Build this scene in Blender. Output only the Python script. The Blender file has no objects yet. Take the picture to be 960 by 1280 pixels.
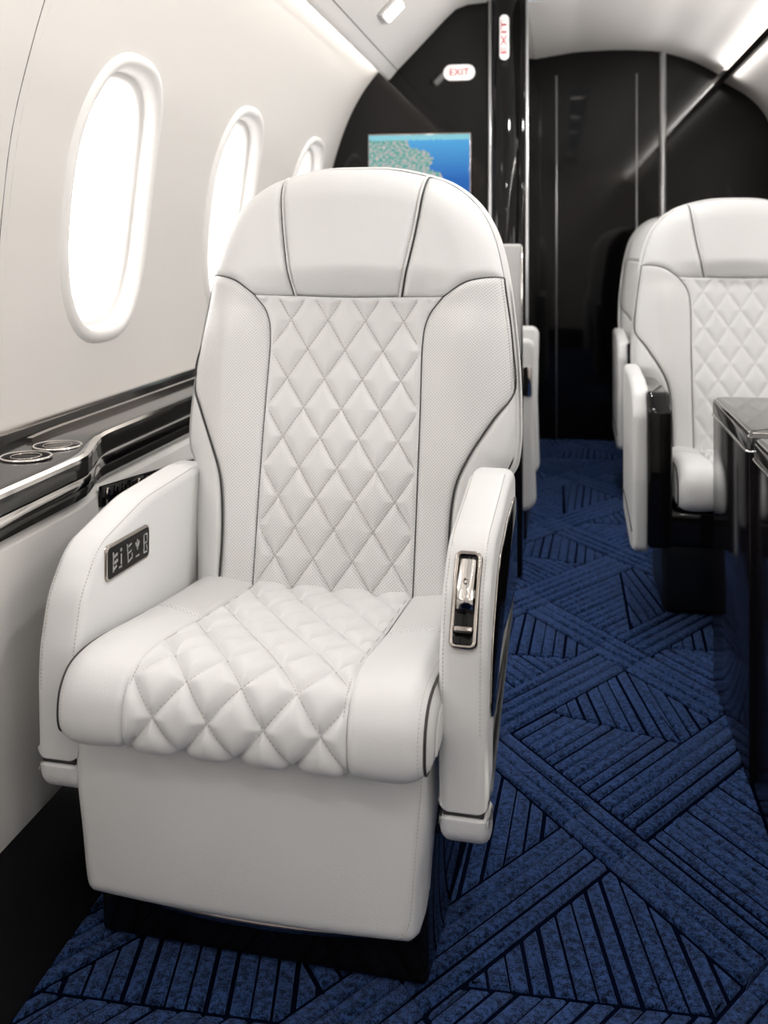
import bpy, bmesh, math, random
import numpy as np
from mathutils import Vector, Matrix
random.seed(7); rng = np.random.default_rng(7)
PI = math.pi
scene = bpy.context.scene
C = scene.collection

# ------------------------------------------------------------------ camera, world, exposure
EYE = 1.08
YAW = math.atan(220/1280)
cam_d = bpy.data.cameras.new('camera'); cam = bpy.data.objects.new('camera', cam_d); C.objects.link(cam)
cam.location = (0, 0, EYE); cam.rotation_euler = (PI/2, 0, YAW)
cam_d.sensor_fit = 'VERTICAL'; cam_d.sensor_height = 36; cam_d.lens = 36
cam_d.shift_y = -330/1280
cam_d.clip_start = .02
cam_d.dof.use_dof = True; cam_d.dof.focus_distance = 1.72; cam_d.dof.aperture_fstop = 5.0
scene.camera = cam
w = bpy.data.worlds.new('world'); scene.world = w; w.use_nodes = True
w.node_tree.nodes['Background'].inputs[0].default_value = (.9, .95, 1, 1)
w.node_tree.nodes['Background'].inputs[1].default_value = .4
vs = scene.view_settings
vs.view_transform = 'Standard'; vs.look = 'None'; vs.gamma = 1; vs.use_curve_mapping = False
vs.exposure = 0.18

def area_light(name, loc, rot, sx, sy, power, color=(1, .975, .945), parent=None, shape='RECTANGLE', spread=PI):
    d = bpy.data.lights.new(name, 'AREA'); d.shape = shape; d.size = sx
    if shape in ('RECTANGLE', 'ELLIPSE'): d.size_y = sy
    d.energy = power; d.color = color; d.spread = spread
    o = bpy.data.objects.new(name, d); C.objects.link(o); o.location = loc; o.rotation_euler = rot
    if parent: o.parent = parent
    return o
WIN_STRENGTH = 4.0
COVE_STRENGTH = 10.0
COVE_POWER = 11.0
DOWNLIGHT = 4.0
WIN_Y = [-1.30, -.40, .50, 1.40, 2.30, 3.20, 4.11]  # aftmost pair stands unseen behind the viewer, added for frontal fill light

# ------------------------------------------------------------------ materials
def mat(name, col=(.8, .8, .8), rough=.5, metal=0, **kw):
    m = bpy.data.materials.new(name); m.use_nodes = True
    b = m.node_tree.nodes['Principled BSDF']
    b.inputs['Base Color'].default_value = (*col, 1); b.inputs['Roughness'].default_value = rough
    b.inputs['Metallic'].default_value = metal
    for k, v in kw.items(): b.inputs[k.replace('_', ' ')].default_value = v
    return m
def nodes(m): return m.node_tree.nodes, m.node_tree.links, m.node_tree.nodes['Principled BSDF']
def add_bump(m, scale, strength, dist=.001, detail=3, coord='Object', vor=False):
    n, l, b = nodes(m)
    tc = n.new('ShaderNodeTexCoord'); t = n.new('ShaderNodeTexVoronoi' if vor else 'ShaderNodeTexNoise')
    t.inputs['Scale'].default_value = scale
    if not vor: t.inputs['Detail'].default_value = detail
    l.new(tc.outputs[coord], t.inputs['Vector'])
    bp = n.new('ShaderNodeBump'); bp.inputs['Strength'].default_value = strength; bp.inputs['Distance'].default_value = dist
    l.new(t.outputs[0], bp.inputs['Height']); l.new(bp.outputs[0], b.inputs['Normal'])
    return t, bp
LEATHER = (.745, .744, .738)
def leather(name, col=LEATHER, rough=.42):
    m = mat(name, col, rough); m.node_tree.nodes['Principled BSDF'].inputs['Specular IOR Level'].default_value = .4
    add_bump(m, 420, .22, .0006, vor=True); return m
M = {}
M['leather'] = leather('white_leather')
M['leather_far'] = M['leather']
m = leather('perforated_leather'); n, l, b = nodes(m)
uv = n.new('ShaderNodeUVMap'); uv.uv_map = 'UVMap'
mp = n.new('ShaderNodeMapping'); mp.inputs['Rotation'].default_value = (0, 0, PI/4); mp.inputs['Scale'].default_value = (1/.0042,)*3
fr = n.new('ShaderNodeVectorMath'); fr.operation = 'FRACTION'
sb = n.new('ShaderNodeVectorMath'); sb.operation = 'SUBTRACT'; sb.inputs[1].default_value = (.5, .5, 0)
sp = n.new('ShaderNodeSeparateXYZ'); cb = n.new('ShaderNodeCombineXYZ')
ln = n.new('ShaderNodeVectorMath'); ln.operation = 'LENGTH'
rp = n.new('ShaderNodeMapRange'); rp.inputs['From Min'].default_value = .18; rp.inputs['From Max'].default_value = .30
mx = n.new('ShaderNodeMix'); mx.data_type = 'RGBA'; mx.inputs[6].default_value = (.47, .45, .43, 1); mx.inputs[7].default_value = (*LEATHER, 1)
l.new(uv.outputs[0], mp.inputs[0]); l.new(mp.outputs[0], fr.inputs[0]); l.new(fr.outputs[0], sb.inputs[0])
l.new(sb.outputs[0], sp.inputs[0]); l.new(sp.outputs[0], cb.inputs[0]); l.new(sp.outputs[1], cb.inputs[1])
l.new(cb.outputs[0], ln.inputs[0]); l.new(ln.outputs['Value'], rp.inputs['Value']); l.new(rp.outputs[0], mx.inputs[0]); l.new(mx.outputs[2], b.inputs['Base Color'])
M['perforated'] = m
m = m.copy(); m.name = 'perforated_fading'; n, l, b = nodes(m)
uvn = [k for k in n if k.type == 'UVMAP'][0]; mixn = [k for k in n if k.type == 'MIX'][0]; rpn = [k for k in n if k.type == 'MAP_RANGE'][0]
sy = n.new('ShaderNodeSeparateXYZ'); l.new(uvn.outputs[0], sy.inputs[0])
fd = n.new('ShaderNodeMapRange'); fd.inputs['From Min'].default_value = .12; fd.inputs['From Max'].default_value = .34; l.new(sy.outputs[1], fd.inputs['Value'])
mxx = n.new('ShaderNodeMath'); mxx.operation = 'MAXIMUM'; l.new(fd.outputs[0], mxx.inputs[0]); l.new(rpn.outputs[0], mxx.inputs[1]); l.new(mxx.outputs[0], mixn.inputs[0])
M['perforated_fading'] = m
M['shell'] = leather('shell_leather', (.73, .725, .715), .45)
M['thread'] = mat('thread', (.50, .47, .44), .7)
M['piping'] = mat('dark_piping', (.035, .033, .032), .45)
M['gap'] = mat('dark_gap', (.02, .02, .02), .6)
M['chrome'] = mat('polished_chrome', (.78, .75, .72), .09, 1)
M['satin'] = mat('satin_steel', (.80, .80, .82), .28, .75)
M['chrome_dark'] = mat('smoked_chrome', (.42, .38, .35), .14, 1)
M['black_gloss'] = mat('black_lacquer', (.004, .0035, .0035), .05, 0, IOR=1.38)
add_bump(M['black_gloss'], 3.0, .05, .01, 1)
M['black_soft'] = mat('black_plinth', (.006, .006, .007), .35)
M['black_deep'] = mat('black_recess', (.003, .003, .003), .6)
M['table_lacquer'] = mat('table_lacquer', (.006, .005, .006), .10, 0, IOR=1.22)
M['table_top'] = mat('table_top_lacquer', (.02, .019, .018), .07, 0, IOR=2.3)
M['ledge_black'] = mat('dark_ledge_lacquer', (.018, .017, .016), .09, 0, IOR=1.42)
M['wall'] = mat('cream_wall_panel', (.69, .66, .63), .55); add_bump(M['wall'], 300, .08, .0004)
M['wall_low'] = mat('white_sidewall_leather', (.72, .70, .675), .5); add_bump(M['wall_low'], 300, .12, .0004)
M['ceiling'] = mat('ceiling_liner', (.82, .80, .78), .6)
M['trim_white'] = mat('white_window_trim', (.80, .78, .76), .4)
M['grey_panel'] = mat('light_grey_panel', (.50, .49, .48), .45)
M['keypad'] = mat('keypad_black', (.012, .011, .010), .45, 0, Specular_IOR_Level=.15)
M['rubber'] = mat('black_rubber', (.01, .01, .01), .5)
M['sign_white'] = mat('sign_white', (.85, .83, .82), .4, 0, Emission_Color=(1, .96, .94, 1), Emission_Strength=.35)
M['sign_red'] = mat('sign_red', (.62, .02, .04), .5)
M['glass_grey'] = mat('icon_grey', (.42, .42, .42), .25, .6)
def emis(name, col, s):
    m = mat(name, col, .5); b = m.node_tree.nodes['Principled BSDF']
    b.inputs['Emission Color'].default_value = (*col, 1); b.inputs['Emission Strength'].default_value = s; return m
M['window_glow'] = emis('daylight_pane', (1, .99, .975), WIN_STRENGTH)
M['cove'] = emis('warm_light_strip', (1, .95, .88), COVE_STRENGTH)
M['lamp'] = emis('lamp_lens', (1, .96, .9), 6)
# carpet
m = mat('blue_carpet', (.02, .05, .16), .95); n, l, b = nodes(m)
b.inputs['Sheen Weight'].default_value = .30; b.inputs['Sheen Roughness'].default_value = .35
b.inputs['Sheen Tint'].default_value = (.32, .48, 1, 1); b.inputs['Specular IOR Level'].default_value = .1
tc = n.new('ShaderNodeTexCoord'); t1 = n.new('ShaderNodeTexNoise'); t1.inputs['Scale'].default_value = 420; t1.inputs['Detail'].default_value = 4
t2 = n.new('ShaderNodeTexNoise'); t2.inputs['Scale'].default_value = 110; t2.inputs['Detail'].default_value = 5
l.new(tc.outputs['Object'], t1.inputs[0]); l.new(tc.outputs['Object'], t2.inputs[0])
ad = n.new('ShaderNodeMath'); ad.operation = 'ADD'; l.new(t1.outputs[0], ad.inputs[0]); l.new(t2.outputs[0], ad.inputs[1])
cr = n.new('ShaderNodeValToRGB'); cr.color_ramp.elements[0].position = .42; cr.color_ramp.elements[0].color = (.0010, .0026, .011, 1)
cr.color_ramp.elements[1].position = .60; cr.color_ramp.elements[1].color = (.034, .080, .235, 1)
hf = n.new('ShaderNodeMath'); hf.operation = 'MULTIPLY'; hf.inputs[1].default_value = .5
l.new(ad.outputs[0], hf.inputs[0]); l.new(hf.outputs[0], cr.inputs[0]); l.new(cr.outputs[0], b.inputs['Base Color'])
bp = n.new('ShaderNodeBump'); bp.inputs['Strength'].default_value = .9; bp.inputs['Distance'].default_value = .004
l.new(t1.outputs[0], bp.inputs['Height']); l.new(bp.outputs[0], b.inputs['Normal'])
M['carpet'] = m
M['carpet_base'] = mat('carpet_backing', (.002, .0035, .012), 1, 0, Specular_IOR_Level=0.0)
# screen picture: coast beside a blue sea
m = mat('screen_picture', (0, 0, 0), .2); n, l, b = nodes(m)
tc = n.new('ShaderNodeTexCoord'); sx = n.new('ShaderNodeSeparateXYZ'); l.new(tc.outputs['Generated'], sx.inputs[0])
def mth(op, a, b_=None):
    k = n.new('ShaderNodeMath'); k.operation = op
    for i, v in enumerate((a, b_)):
        if v is None: continue
        if isinstance(v, (int, float)): k.inputs[i].default_value = v
        else: l.new(v, k.inputs[i])
    return k.outputs[0]
ns = n.new('ShaderNodeTexNoise'); ns.inputs['Scale'].default_value = 6; ns.inputs['Detail'].default_value = 6; l.new(tc.outputs['Generated'], ns.inputs[0])
nf = n.new('ShaderNodeTexNoise'); nf.inputs['Scale'].default_value = 30; nf.inputs['Detail'].default_value = 5; l.new(tc.outputs['Generated'], nf.inputs[0])
edge = mth('ADD', mth('ADD', sx.outputs[0], mth('MULTIPLY', ns.outputs[0], .55)), mth('MULTIPLY', sx.outputs[2], .70))
land = mth('LESS_THAN', edge, 1.33)
lc = n.new('ShaderNodeValToRGB'); e = lc.color_ramp.elements
e[0].position = .30; e[0].color = (.03, .24, .20, 1); e[1].position = .70; e[1].color = (.66, .58, .56, 1)
k = e.new(.46); k.color = (.10, .42, .36, 1); k = e.new(.53); k.color = (.42, .42, .42, 1); l.new(nf.outputs[0], lc.inputs[0])
sc = n.new('ShaderNodeValToRGB'); e = sc.color_ramp.elements
e[0].position = .0; e[0].color = (.0, .08, .30, 1); e[1].position = 1; e[1].color = (.08, .42, .78, 1)
k = e.new(.45); k.color = (.0, .12, .48, 1); l.new(sx.outputs[2], sc.inputs[0])
mx = n.new('ShaderNodeMix'); mx.data_type = 'RGBA'; l.new(land, mx.inputs[0]); l.new(sc.outputs[0], mx.inputs[6]); l.new(lc.outputs[0], mx.inputs[7])
sky = mth('GREATER_THAN', mth('ADD', sx.outputs[2], mth('MULTIPLY', nf.outputs[0], .06)), .965)
mx2 = n.new('ShaderNodeMix'); mx2.data_type = 'RGBA'; l.new(sky, mx2.inputs[0]); l.new(mx.outputs[2], mx2.inputs[6]); mx2.inputs[7].default_value = (.25, .62, .72, 1)
l.new(mx2.outputs[2], b.inputs['Emission Color']); b.inputs['Emission Strength'].default_value = .85
M['screen'] = m

# ------------------------------------------------------------------ object helpers
def link(name, me, parent=None, m=None):
    o = bpy.data.objects.new(name, me); C.objects.link(o)
    if parent: o.parent = parent
    if m is not None and not me.materials: me.materials.append(m)
    return o
def mesh(name, V, F, smooth=True, uvs=None):
    me = bpy.data.meshes.new(name)
    me.from_pydata([tuple(map(float, v)) for v in V], [], [tuple(int(i) for i in f) for f in F]); me.update()
    if smooth: me.polygons.foreach_set('use_smooth', [True]*len(me.polygons))
    if uvs is not None:
        ul = me.uv_layers.new(name='UVMap'); idx = np.zeros(len(me.loops), dtype=np.int32); me.loops.foreach_get('vertex_index', idx)
        ul.data.foreach_set('uv', np.asarray(uvs, dtype=np.float32)[idx].ravel())
    return me
def fixn(me):
    bm = bmesh.new(); bm.from_mesh(me); bmesh.ops.recalc_face_normals(bm, faces=bm.faces); bm.to_mesh(me); bm.free(); return me
def thing(name, label, cat, loc=(0, 0, 0), rz=0, group=None):
    o = bpy.data.objects.new(name, None); C.objects.link(o); o.location = loc; o.rotation_euler = (0, 0, rz); o.empty_display_size = .1
    o['label'] = label; o['category'] = cat
    if group: o['group'] = group
    return o
def tag(o, label, cat, group=None):
    o['label'] = label; o['category'] = cat
    if group: o['group'] = group
    return o
def struct(o): o['kind'] = 'structure'; return o
def grid_faces(n_, m_, wrap=False, off=0):
    F = []
    for i in range(n_-1):
        for j in range(m_ if wrap else m_-1):
            a = off+i*m_+j; b_ = off+i*m_+(j+1) % m_
            F.append((a, b_, b_+m_, a+m_))
    return F
def catmull(P, n_, closed=False):
    P = [np.array(p, float) for p in P]
    if len(P) == 2 and not closed: return resample(np.array(P), n_)
    Q = [P[-1]]+P+[P[0], P[1]] if closed else [2*P[0]-P[1]]+P+[2*P[-1]-P[-2]]
    out = []
    segs = len(P) if closed else len(P)-1
    for i in range(segs):
        p0, p1, p2, p3 = Q[i:i+4]
        for t in np.linspace(0, 1, 16, endpoint=False):
            out.append(.5*((2*p1)+(-p0+p2)*t+(2*p0-5*p1+4*p2-p3)*t*t+(-p0+3*p1-3*p2+p3)*t**3))
    out.append(P[0] if closed else P[-1])
    return resample(np.array(out), n_)
def resample(P, n_):
    d = np.r_[0, np.cumsum(np.linalg.norm(np.diff(P, axis=0), axis=1))]
    s = np.linspace(0, d[-1], n_)
    return np.stack([np.interp(s, d, P[:, k]) for k in range(P.shape[1])], 1)
def coons(bot, top, lef, rig, nu, nv):
    b_, t, l_, r = [catmull(c, k) for c, k in ((bot, nu), (top, nu), (lef, nv), (rig, nv))]
    u = np.linspace(0, 1, nu)[None, :, None]; v = np.linspace(0, 1, nv)[:, None, None]
    B, T, L, R_ = b_[None], t[None], l_[:, None], r[:, None]
    return (1-v)*B+v*T+(1-u)*L+u*R_-((1-u)*(1-v)*b_[0]+u*(1-v)*b_[-1]+(1-u)*v*t[0]+u*v*t[-1])
def polydist(P, Q):
    """distance of points P (n,2) to polyline Q (m,2)"""
    A = Q[:-1]; B = Q[1:]; d = B-A; L2 = (d**2).sum(1)+1e-12; out = np.full(len(P), 9.)
    for i in range(0, len(P), 4000):
        p = P[i:i+4000][:, None]; t = np.clip(((p-A)*d).sum(2)/L2, 0, 1)[..., None]
        out[i:i+4000] = np.sqrt((((A+t*d)-p)**2).sum(2)).min(1)
    return out
def sstep(x, a, b_):
    t = np.clip((x-a)/(b_-a), 0, 1); return t*t*(3-2*t)
def tube_mesh(name, P, r, k=6, closed=False, caps=True):
    P = np.array(P, float); n_ = len(P); V = []; F = []
    rr = np.broadcast_to(np.array(r, float), (n_,))
    T = (np.roll(P, -1, 0)-np.roll(P, 1, 0)) if closed else np.gradient(P, axis=0)
    T /= np.linalg.norm(T, axis=1)[:, None]+1e-12
    up = np.array([0, 0, 1.]) if abs(T[0][2]) < .9 else np.array([1., 0, 0])
    N = np.cross(T[0], up); N /= np.linalg.norm(N)
    for i in range(n_):
        N = N-T[i]*(N@T[i]); N /= np.linalg.norm(N); B = np.cross(T[i], N)
        for j in range(k):
            a = 2*PI*j/k; V.append(P[i]+rr[i]*(math.cos(a)*N+math.sin(a)*B))
    F = grid_faces(n_, k, True)
    if closed: F += [((n_-1)*k+j, (n_-1)*k+(j+1) % k, (j+1) % k, j) for j in range(k)]
    elif caps: F += [tuple(range(k))[::-1], tuple((n_-1)*k+j for j in range(k))]
    return fixn(mesh(name, V, F))
def box_geo(V, F, c, s, Mx=None):
    b0 = len(V)
    for dx in (-1, 1):
        for dy in (-1, 1):
            for dz in (-1, 1):
                p = Vector((c[0]+dx*s[0]/2, c[1]+dy*s[1]/2, c[2]+dz*s[2]/2))
                V.append(tuple(Mx @ p if Mx else p))
    for f in ((0, 1, 3, 2), (4, 6, 7, 5), (0, 4, 5, 1), (2, 3, 7, 6), (0, 2, 6, 4), (1, 5, 7, 3)): F.append(tuple(b0+i for i in f))
def bevel_box(name, x0, x1, y0, y1, z0, z1, r=.006, seg=3, m=None, parent=None):
    bm = bmesh.new(); bmesh.ops.create_cube(bm, size=1)
    for v in bm.verts: v.co = Vector(((x0+x1)/2+v.co.x*(x1-x0), (y0+y1)/2+v.co.y*(y1-y0), (z0+z1)/2+v.co.z*(z1-z0)))
    bmesh.ops.bevel(bm, geom=list(bm.edges), offset=r, segments=seg, profile=.5, affect='EDGES')
    me = bpy.data.meshes.new(name); bm.to_mesh(me); bm.free()
    me.polygons.foreach_set('use_smooth', [True]*len(me.polygons))
    o = link(name, me, parent, m); sharp_flats(me); return o
def sharp_flats(me, ang=40):
    try: me.set_sharp_from_angle(angle=math.radians(ang))
    except Exception: pass
def round_poly(pts, r, n_=5):
    """round the corners of a closed polygon; pts may carry its own radius as a third value"""
    out = []; N = len(pts)
    for i in range(N):
        p = np.array(pts[i][:2], float); rr = pts[i][2] if len(pts[i]) > 2 else r
        a = np.array(pts[i-1][:2], float)-p; b_ = np.array(pts[(i+1) % N][:2], float)-p
        la, lb = np.linalg.norm(a), np.linalg.norm(b_); a /= la; b_ /= lb
        ca = np.clip(a@b_, -1, 1); th = math.acos(ca)
        d = min(rr/math.tan(th/2) if th < PI-.02 else 0, la*.49, lb*.49)
        if d < 1e-5: out.append(p); continue
        rr = d*math.tan(th/2); c = p+(a+b_)/np.linalg.norm(a+b_)*(rr/math.sin(th/2))
        s0 = p+a*d-c; s1 = p+b_*d-c
        for k in range(n_+1):
            t = k/n_; om = math.acos(np.clip((s0@s1)/(rr*rr), -1, 1))
            out.append(c+(math.sin((1-t)*om)*s0+math.sin(t*om)*s1)/math.sin(om) if om > 1e-4 else c+s0)
    return np.array(out)
def area2(P): x, y = P[:, 0], P[:, 1]; return .5*np.sum(x*np.roll(y, -1)-np.roll(x, -1)*y)
def inset(P, d):
    s = 1 if area2(P) > 0 else -1
    e = np.roll(P, -1, 0)-P; e /= np.linalg.norm(e, axis=1)[:, None]+1e-9
    nrm = np.stack([-e[:, 1], e[:, 0]], 1)*s; m_ = nrm+np.roll(nrm, 1, 0); m_ /= (np.linalg.norm(m_, axis=1)**2/2)[:, None]+1e-9
    return P+m_*d
def pad(name, P, t0, t1, r, mapf, seg=5, bulge=0.0, m=None, parent=None, r0=None):
    """slab with outline P (2D) from depth t0 to t1, rims rounded with radius r; mapf(p, t) gives 3D"""
    V = []; rings = []
    r0 = r if r0 is None else r0
    for k in range(seg+1):
        a = PI/2*k/seg; rings.append((r0*(1-math.sin(a)), t0+r0*(1-math.cos(a))))
    for k in range(seg+1):
        a = PI/2*(1-k/seg); rings.append((r*(1-math.sin(a)), t1-r*(1-math.cos(a))))
    N = len(P)
    for d, t in rings:
        for p in inset(P, d): V.append(mapf(p, t))
    F = grid_faces(len(rings), N, True)
    # front cap with slight crown
    base = (len(rings)-1)*N; prev = base
    if bulge:
        Q = inset(P, r); c = Q.mean(0)
        for k in (1, 2, 3, 4):
            f = 1-k*.2; off = len(V)
            for q in Q: V.append(mapf(c+(q-c)*f, t1+bulge*(1-f*f)))
            F += [(prev+j, prev+(j+1) % N, off+(j+1) % N, off+j) for j in range(N)]; prev = off
    F.append(tuple(prev+j for j in range(N))); F.append(tuple(range(N))[::-1])
    me = fixn(mesh(name, V, F)); o = link(name, me, parent, m); return o
def stitches(name, lines, m, pitch=.0065, ln=.0042, wd=.0009, parent=None):
    """lines: list of (points, normals); tiny raised thread dashes"""
    V = []; F = []
    for P, N in lines:
        P = np.array(P); N = np.array(N)
        d = np.r_[0, np.cumsum(np.linalg.norm(np.diff(P, axis=0), axis=1))]
        if d[-1] < pitch: continue
        for s in np.arange(pitch/2, d[-1]-ln/2, pitch):
            a = np.array([np.interp(s-ln/2, d, P[:, k]) for k in range(3)]); b_ = np.array([np.interp(s+ln/2, d, P[:, k]) for k in range(3)])
            nn = np.array([np.interp(s, d, N[:, k]) for k in range(3)]); nn /= np.linalg.norm(nn)+1e-9
            t = b_-a; t /= np.linalg.norm(t)+1e-9; sd = np.cross(t, nn)*wd
            o = len(V); lo = -nn*.0006; hi = nn*.0007
            V += [a-sd+lo, a+sd+lo, b_+sd+lo, b_-sd+lo, a*.8+b_*.2-sd*.6+hi, a*.8+b_*.2+sd*.6+hi, b_*.8+a*.2+sd*.6+hi, b_*.8+a*.2-sd*.6+hi]
            F += [(o+4, o+5, o+6, o+7), (o, o+1, o+5, o+4), (o+1, o+2, o+6, o+5), (o+2, o+3, o+7, o+6), (o+3, o, o+4, o+7)]
    o = link(name, mesh(name, V, F, False), parent, m); o['kind'] = 'stuff'; return o
def text_mesh(name, s, size, m, parent, loc, rot, ext=.0008):
    cu = bpy.data.curves.new(name, 'FONT'); cu.body = s; cu.size = size; cu.extrude = ext; cu.align_x = 'CENTER'; cu.align_y = 'CENTER'
    to = bpy.data.objects.new('tmp', cu); C.objects.link(to)
    dg = bpy.context.evaluated_depsgraph_get(); me = bpy.data.meshes.new_from_object(to.evaluated_get(dg)); bpy.data.objects.remove(to)
    me.materials.clear(); o = link(name, me, parent, m); o.location = loc; o.rotation_euler = rot; return o

# ================================================================== THE SHELL OF THE CABIN
YN, YF, YB = 4.5, 5.85, -2.3
LW = [(-1.02, .50), (-1.055, .62), (-1.07, .72), (-1.077, .90), (-1.067, 1.10), (-1.043, 1.30), (-1.006, 1.45), (-.965, 1.58), (-.919, 1.69), (-.86, 1.79), (-.792, 1.872), (-.715, 1.945)]
RW = [(1.02, 0), (1.12, .30), (1.19, .62), (1.215, .90), (1.215, 1.10), (1.195, 1.35), (1.165, 1.58), (1.116, 1.777), (1.02, 1.90), (.885, 1.990)]
LWc = catmull(LW, 160); RWc = catmull(RW, 160)
def prof_at_z(Pc, z): return np.interp(z, Pc[:, 1], Pc[:, 0])
def swept(name, P, y0, y1, ny=2, m=None, parent=None, thick=None, smooth=True):
    """profile P (x,z) extruded along Y; thick gives a second skin offset outwards"""
    P = np.array(P, float); ys = np.linspace(y0, y1, ny)
    V = [(p[0], y, p[1]) for y in ys for p in P]; F = grid_faces(ny, len(P))
    if thick:
        t = np.gradient(P, axis=0); t /= np.linalg.norm(t, axis=1)[:, None]; Q = P+np.stack([-t[:, 1], t[:, 0]], 1)*thick
        off = len(V); V += [(p[0], y, p[1]) for y in ys for p in Q]; F += grid_faces(ny, len(P), False, off)
        k = len(P)
        for i in range(ny-1):
            for j in (0, k-1): a = i*k+j; F.append((a, a+k, off+a+k, off+a))
        for i in (0, ny-1):
            for j in range(k-1): a = i*k+j; F.append((a, a+1, off+a+1, off+a))
    me = fixn(mesh(name, V, F, smooth)); sharp_flats(me, 35); o = link(name, me, parent, m); return o
WH, WW, WZ = .312, .210, 1.195          # half height, half width, centre of the cabin windows
def oval(t, k=1.0, dw=0.0):
    ex = 2/2.7; c, s = math.cos(t), math.sin(t)
    return ((WW*k+dw)*math.copysign(abs(c)**ex, c), (WH*k+dw)*math.copysign(abs(s)**ex, s))
def wall_with_windows(name, Pc, y0, y1, wins, half, z0, z1, m, sgn):
    """skin between y0 and y1 with oval holes; band z0..z1 carries the windows, each cell 2*half wide"""
    V = []; F = []
    def put(y, z): V.append((float(prof_at_z(Pc, z)), y, z)); return len(V)-1
    NA = 96; edges = sorted({y0, y1})
    cells = [(wy-half, wy+half, wy) for wy in wins if wy-half > y0-half*.999 and wy+half < y1+half*.999 and wy-WW*1.1 > y0 and wy+WW*1.1 < y1]
    cells = [(max(a, y0), min(b_, y1), c) for a, b_, c in cells]
    for a, b_, c in cells:
        rings = []
        for kk in range(9):
            f = (kk/8)**1.5; ring = []
            for i in range(NA):
                t = 2*PI*(i+.5)/NA; oy, oz = oval(t)
                d = np.array([math.cos(t), math.sin(t)])
                # square-ish target on the rectangle
                ty = ((b_-c) if d[0] > 0 else (c-a)); tz = ((z1-WZ) if d[1] > 0 else (WZ-z0))
                o_ = np.array([oy, oz]); sc = min(ty/abs(o_[0]) if abs(o_[0]) > 1e-6 else 9e9, tz/abs(o_[1]) if abs(o_[1]) > 1e-6 else 9e9)
                q = o_*(1+(sc-1)*f); ring.append(put(c+q[0], WZ+q[1]))
            rings.append(ring)
        for r0, r1 in zip(rings[:-1], rings[1:]):
            for i in range(NA): F.append((r0[i], r0[(i+1) % NA], r1[(i+1) % NA], r1[i]))
        # corner fills
        out = rings[-1]
        for cy, cz in ((b_, z1), (a, z1), (a, z0), (b_, z0)):
            k = put(cy, cz); best = sorted(range(NA), key=lambda i: (V[out[i]][1]-cy)**2+(V[out[i]][2]-cz)**2)[:2]
            F.append((out[best[0]], out[best[1]], k))
    ys = [y0]+[v for a, b_, c in cells for v in (a, b_)]+[y1]; ys = sorted(ys)
    for i in range(0, len(ys)-1, 2):
        if ys[i+1]-ys[i] > .002:
            zz = np.linspace(z0, z1, 40); off = len(V)
            for y in (ys[i], ys[i+1]):
                for z in zz: put(y, z)
            F += grid_faces(2, 40, False, off)
    for lo, hi in ((Pc[0, 1], z0), (z1, Pc[-1, 1])):
        if hi-lo > .005:
            zz = np.linspace(lo, hi, 24); off = len(V)
            for y in (y0, y1):
                for z in zz: put(y, z)
            F += grid_faces(2, 24, False, off)
    me = mesh(name, V, F); bm = bmesh.new(); bm.from_mesh(me); bmesh.ops.remove_doubles(bm, verts=bm.verts, dist=.0004)
    bmesh.ops.recalc_face_normals(bm, faces=bm.faces)
    bm.to_mesh(me); bm.free(); me.polygons.foreach_set('use_smooth', [True]*len(me.polygons))
    o = link(name, me, None, m); return o
def cabin_window(idx, Pc, yc, sgn):
    """oval window unit: flared lip, deep reveal, inner ring, bright pane"""
    root = bpy.data.objects.new('window_%d' % idx, None); C.objects.link(root); root['kind'] = 'structure'
    root.location = (float(prof_at_z(Pc, WZ)), yc, WZ)
    def ring(spec, name, m):
        V = []; NA = 96
        for k, out in spec:
            for i in range(NA):
                oy, oz = oval(2*PI*(i+.5)/NA, 1, k)
                # the lip follows the wall, the pane end is flatter
                x = float(prof_at_z(Pc, WZ+oz)); V.append((x-root.location.x+sgn*out, oy, oz))
        me = fixn(mesh(name, V, grid_faces(len(spec), NA, True))); return link(name, me, root, m)
    # dw > 0 is outside the opening; out > 0 is away from the cabin
    ring([(.030, .001), (.022, -.007), (.012, -.011), (.002, -.009), (-.006, .000), (-.009, .012), (-.012, .030)], 'lip', M['trim_white'])
    ring([(-.010, .028), (-.016, .031), (-.022, .030), (-.026, .036), (-.028, .065), (-.032, .095), (-.040, .118), (-.050, .126)], 'reveal', M['trim_white'])
    V = [(float(prof_at_z(Pc, WZ))-root.location.x+sgn*.126, 0, 0)]; NA = 96
    for i in range(NA):
        oy, oz = oval(2*PI*(i+.5)/NA, 1, -.046); V.append((float(prof_at_z(Pc, WZ+oz))-root.location.x+sgn*.124, oy, oz))
    me = mesh('pane', V, [(0, 1+i, 1+(i+1) % NA) for i in range(NA)]); link('pane', me, root, M['window_glow'])
    return root
# left wall in panels split by a fine joint
joint = 1.825
for k, (a, b_) in enumerate(((YB, joint-.0015), (joint+.0015, YN))):
    o = wall_with_windows('wall_left' if k == 0 else 'wall_left.001', LWc, a, b_, WIN_Y, .45, .78, 1.60, M['wall'], -1); struct(o)
o = struct(swept('wall_left_backing', [(p[0]-.002 if i else p[0], p[1]) for i, p in enumerate(LWc[::8])], joint-.01, joint+.01, 2, M['gap'])); o.name = 'trim_1'
o = wall_with_windows('wall_right', RWc, YB, YF, [y for y in WIN_Y], .45, .78, 1.60, M['wall'], 1); struct(o)
i = 0
for wy in WIN_Y:
    i += 1; cabin_window(i, LWc, wy, -1)
for wy in WIN_Y:
    i += 1; cabin_window(i, RWc, wy, 1)
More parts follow.
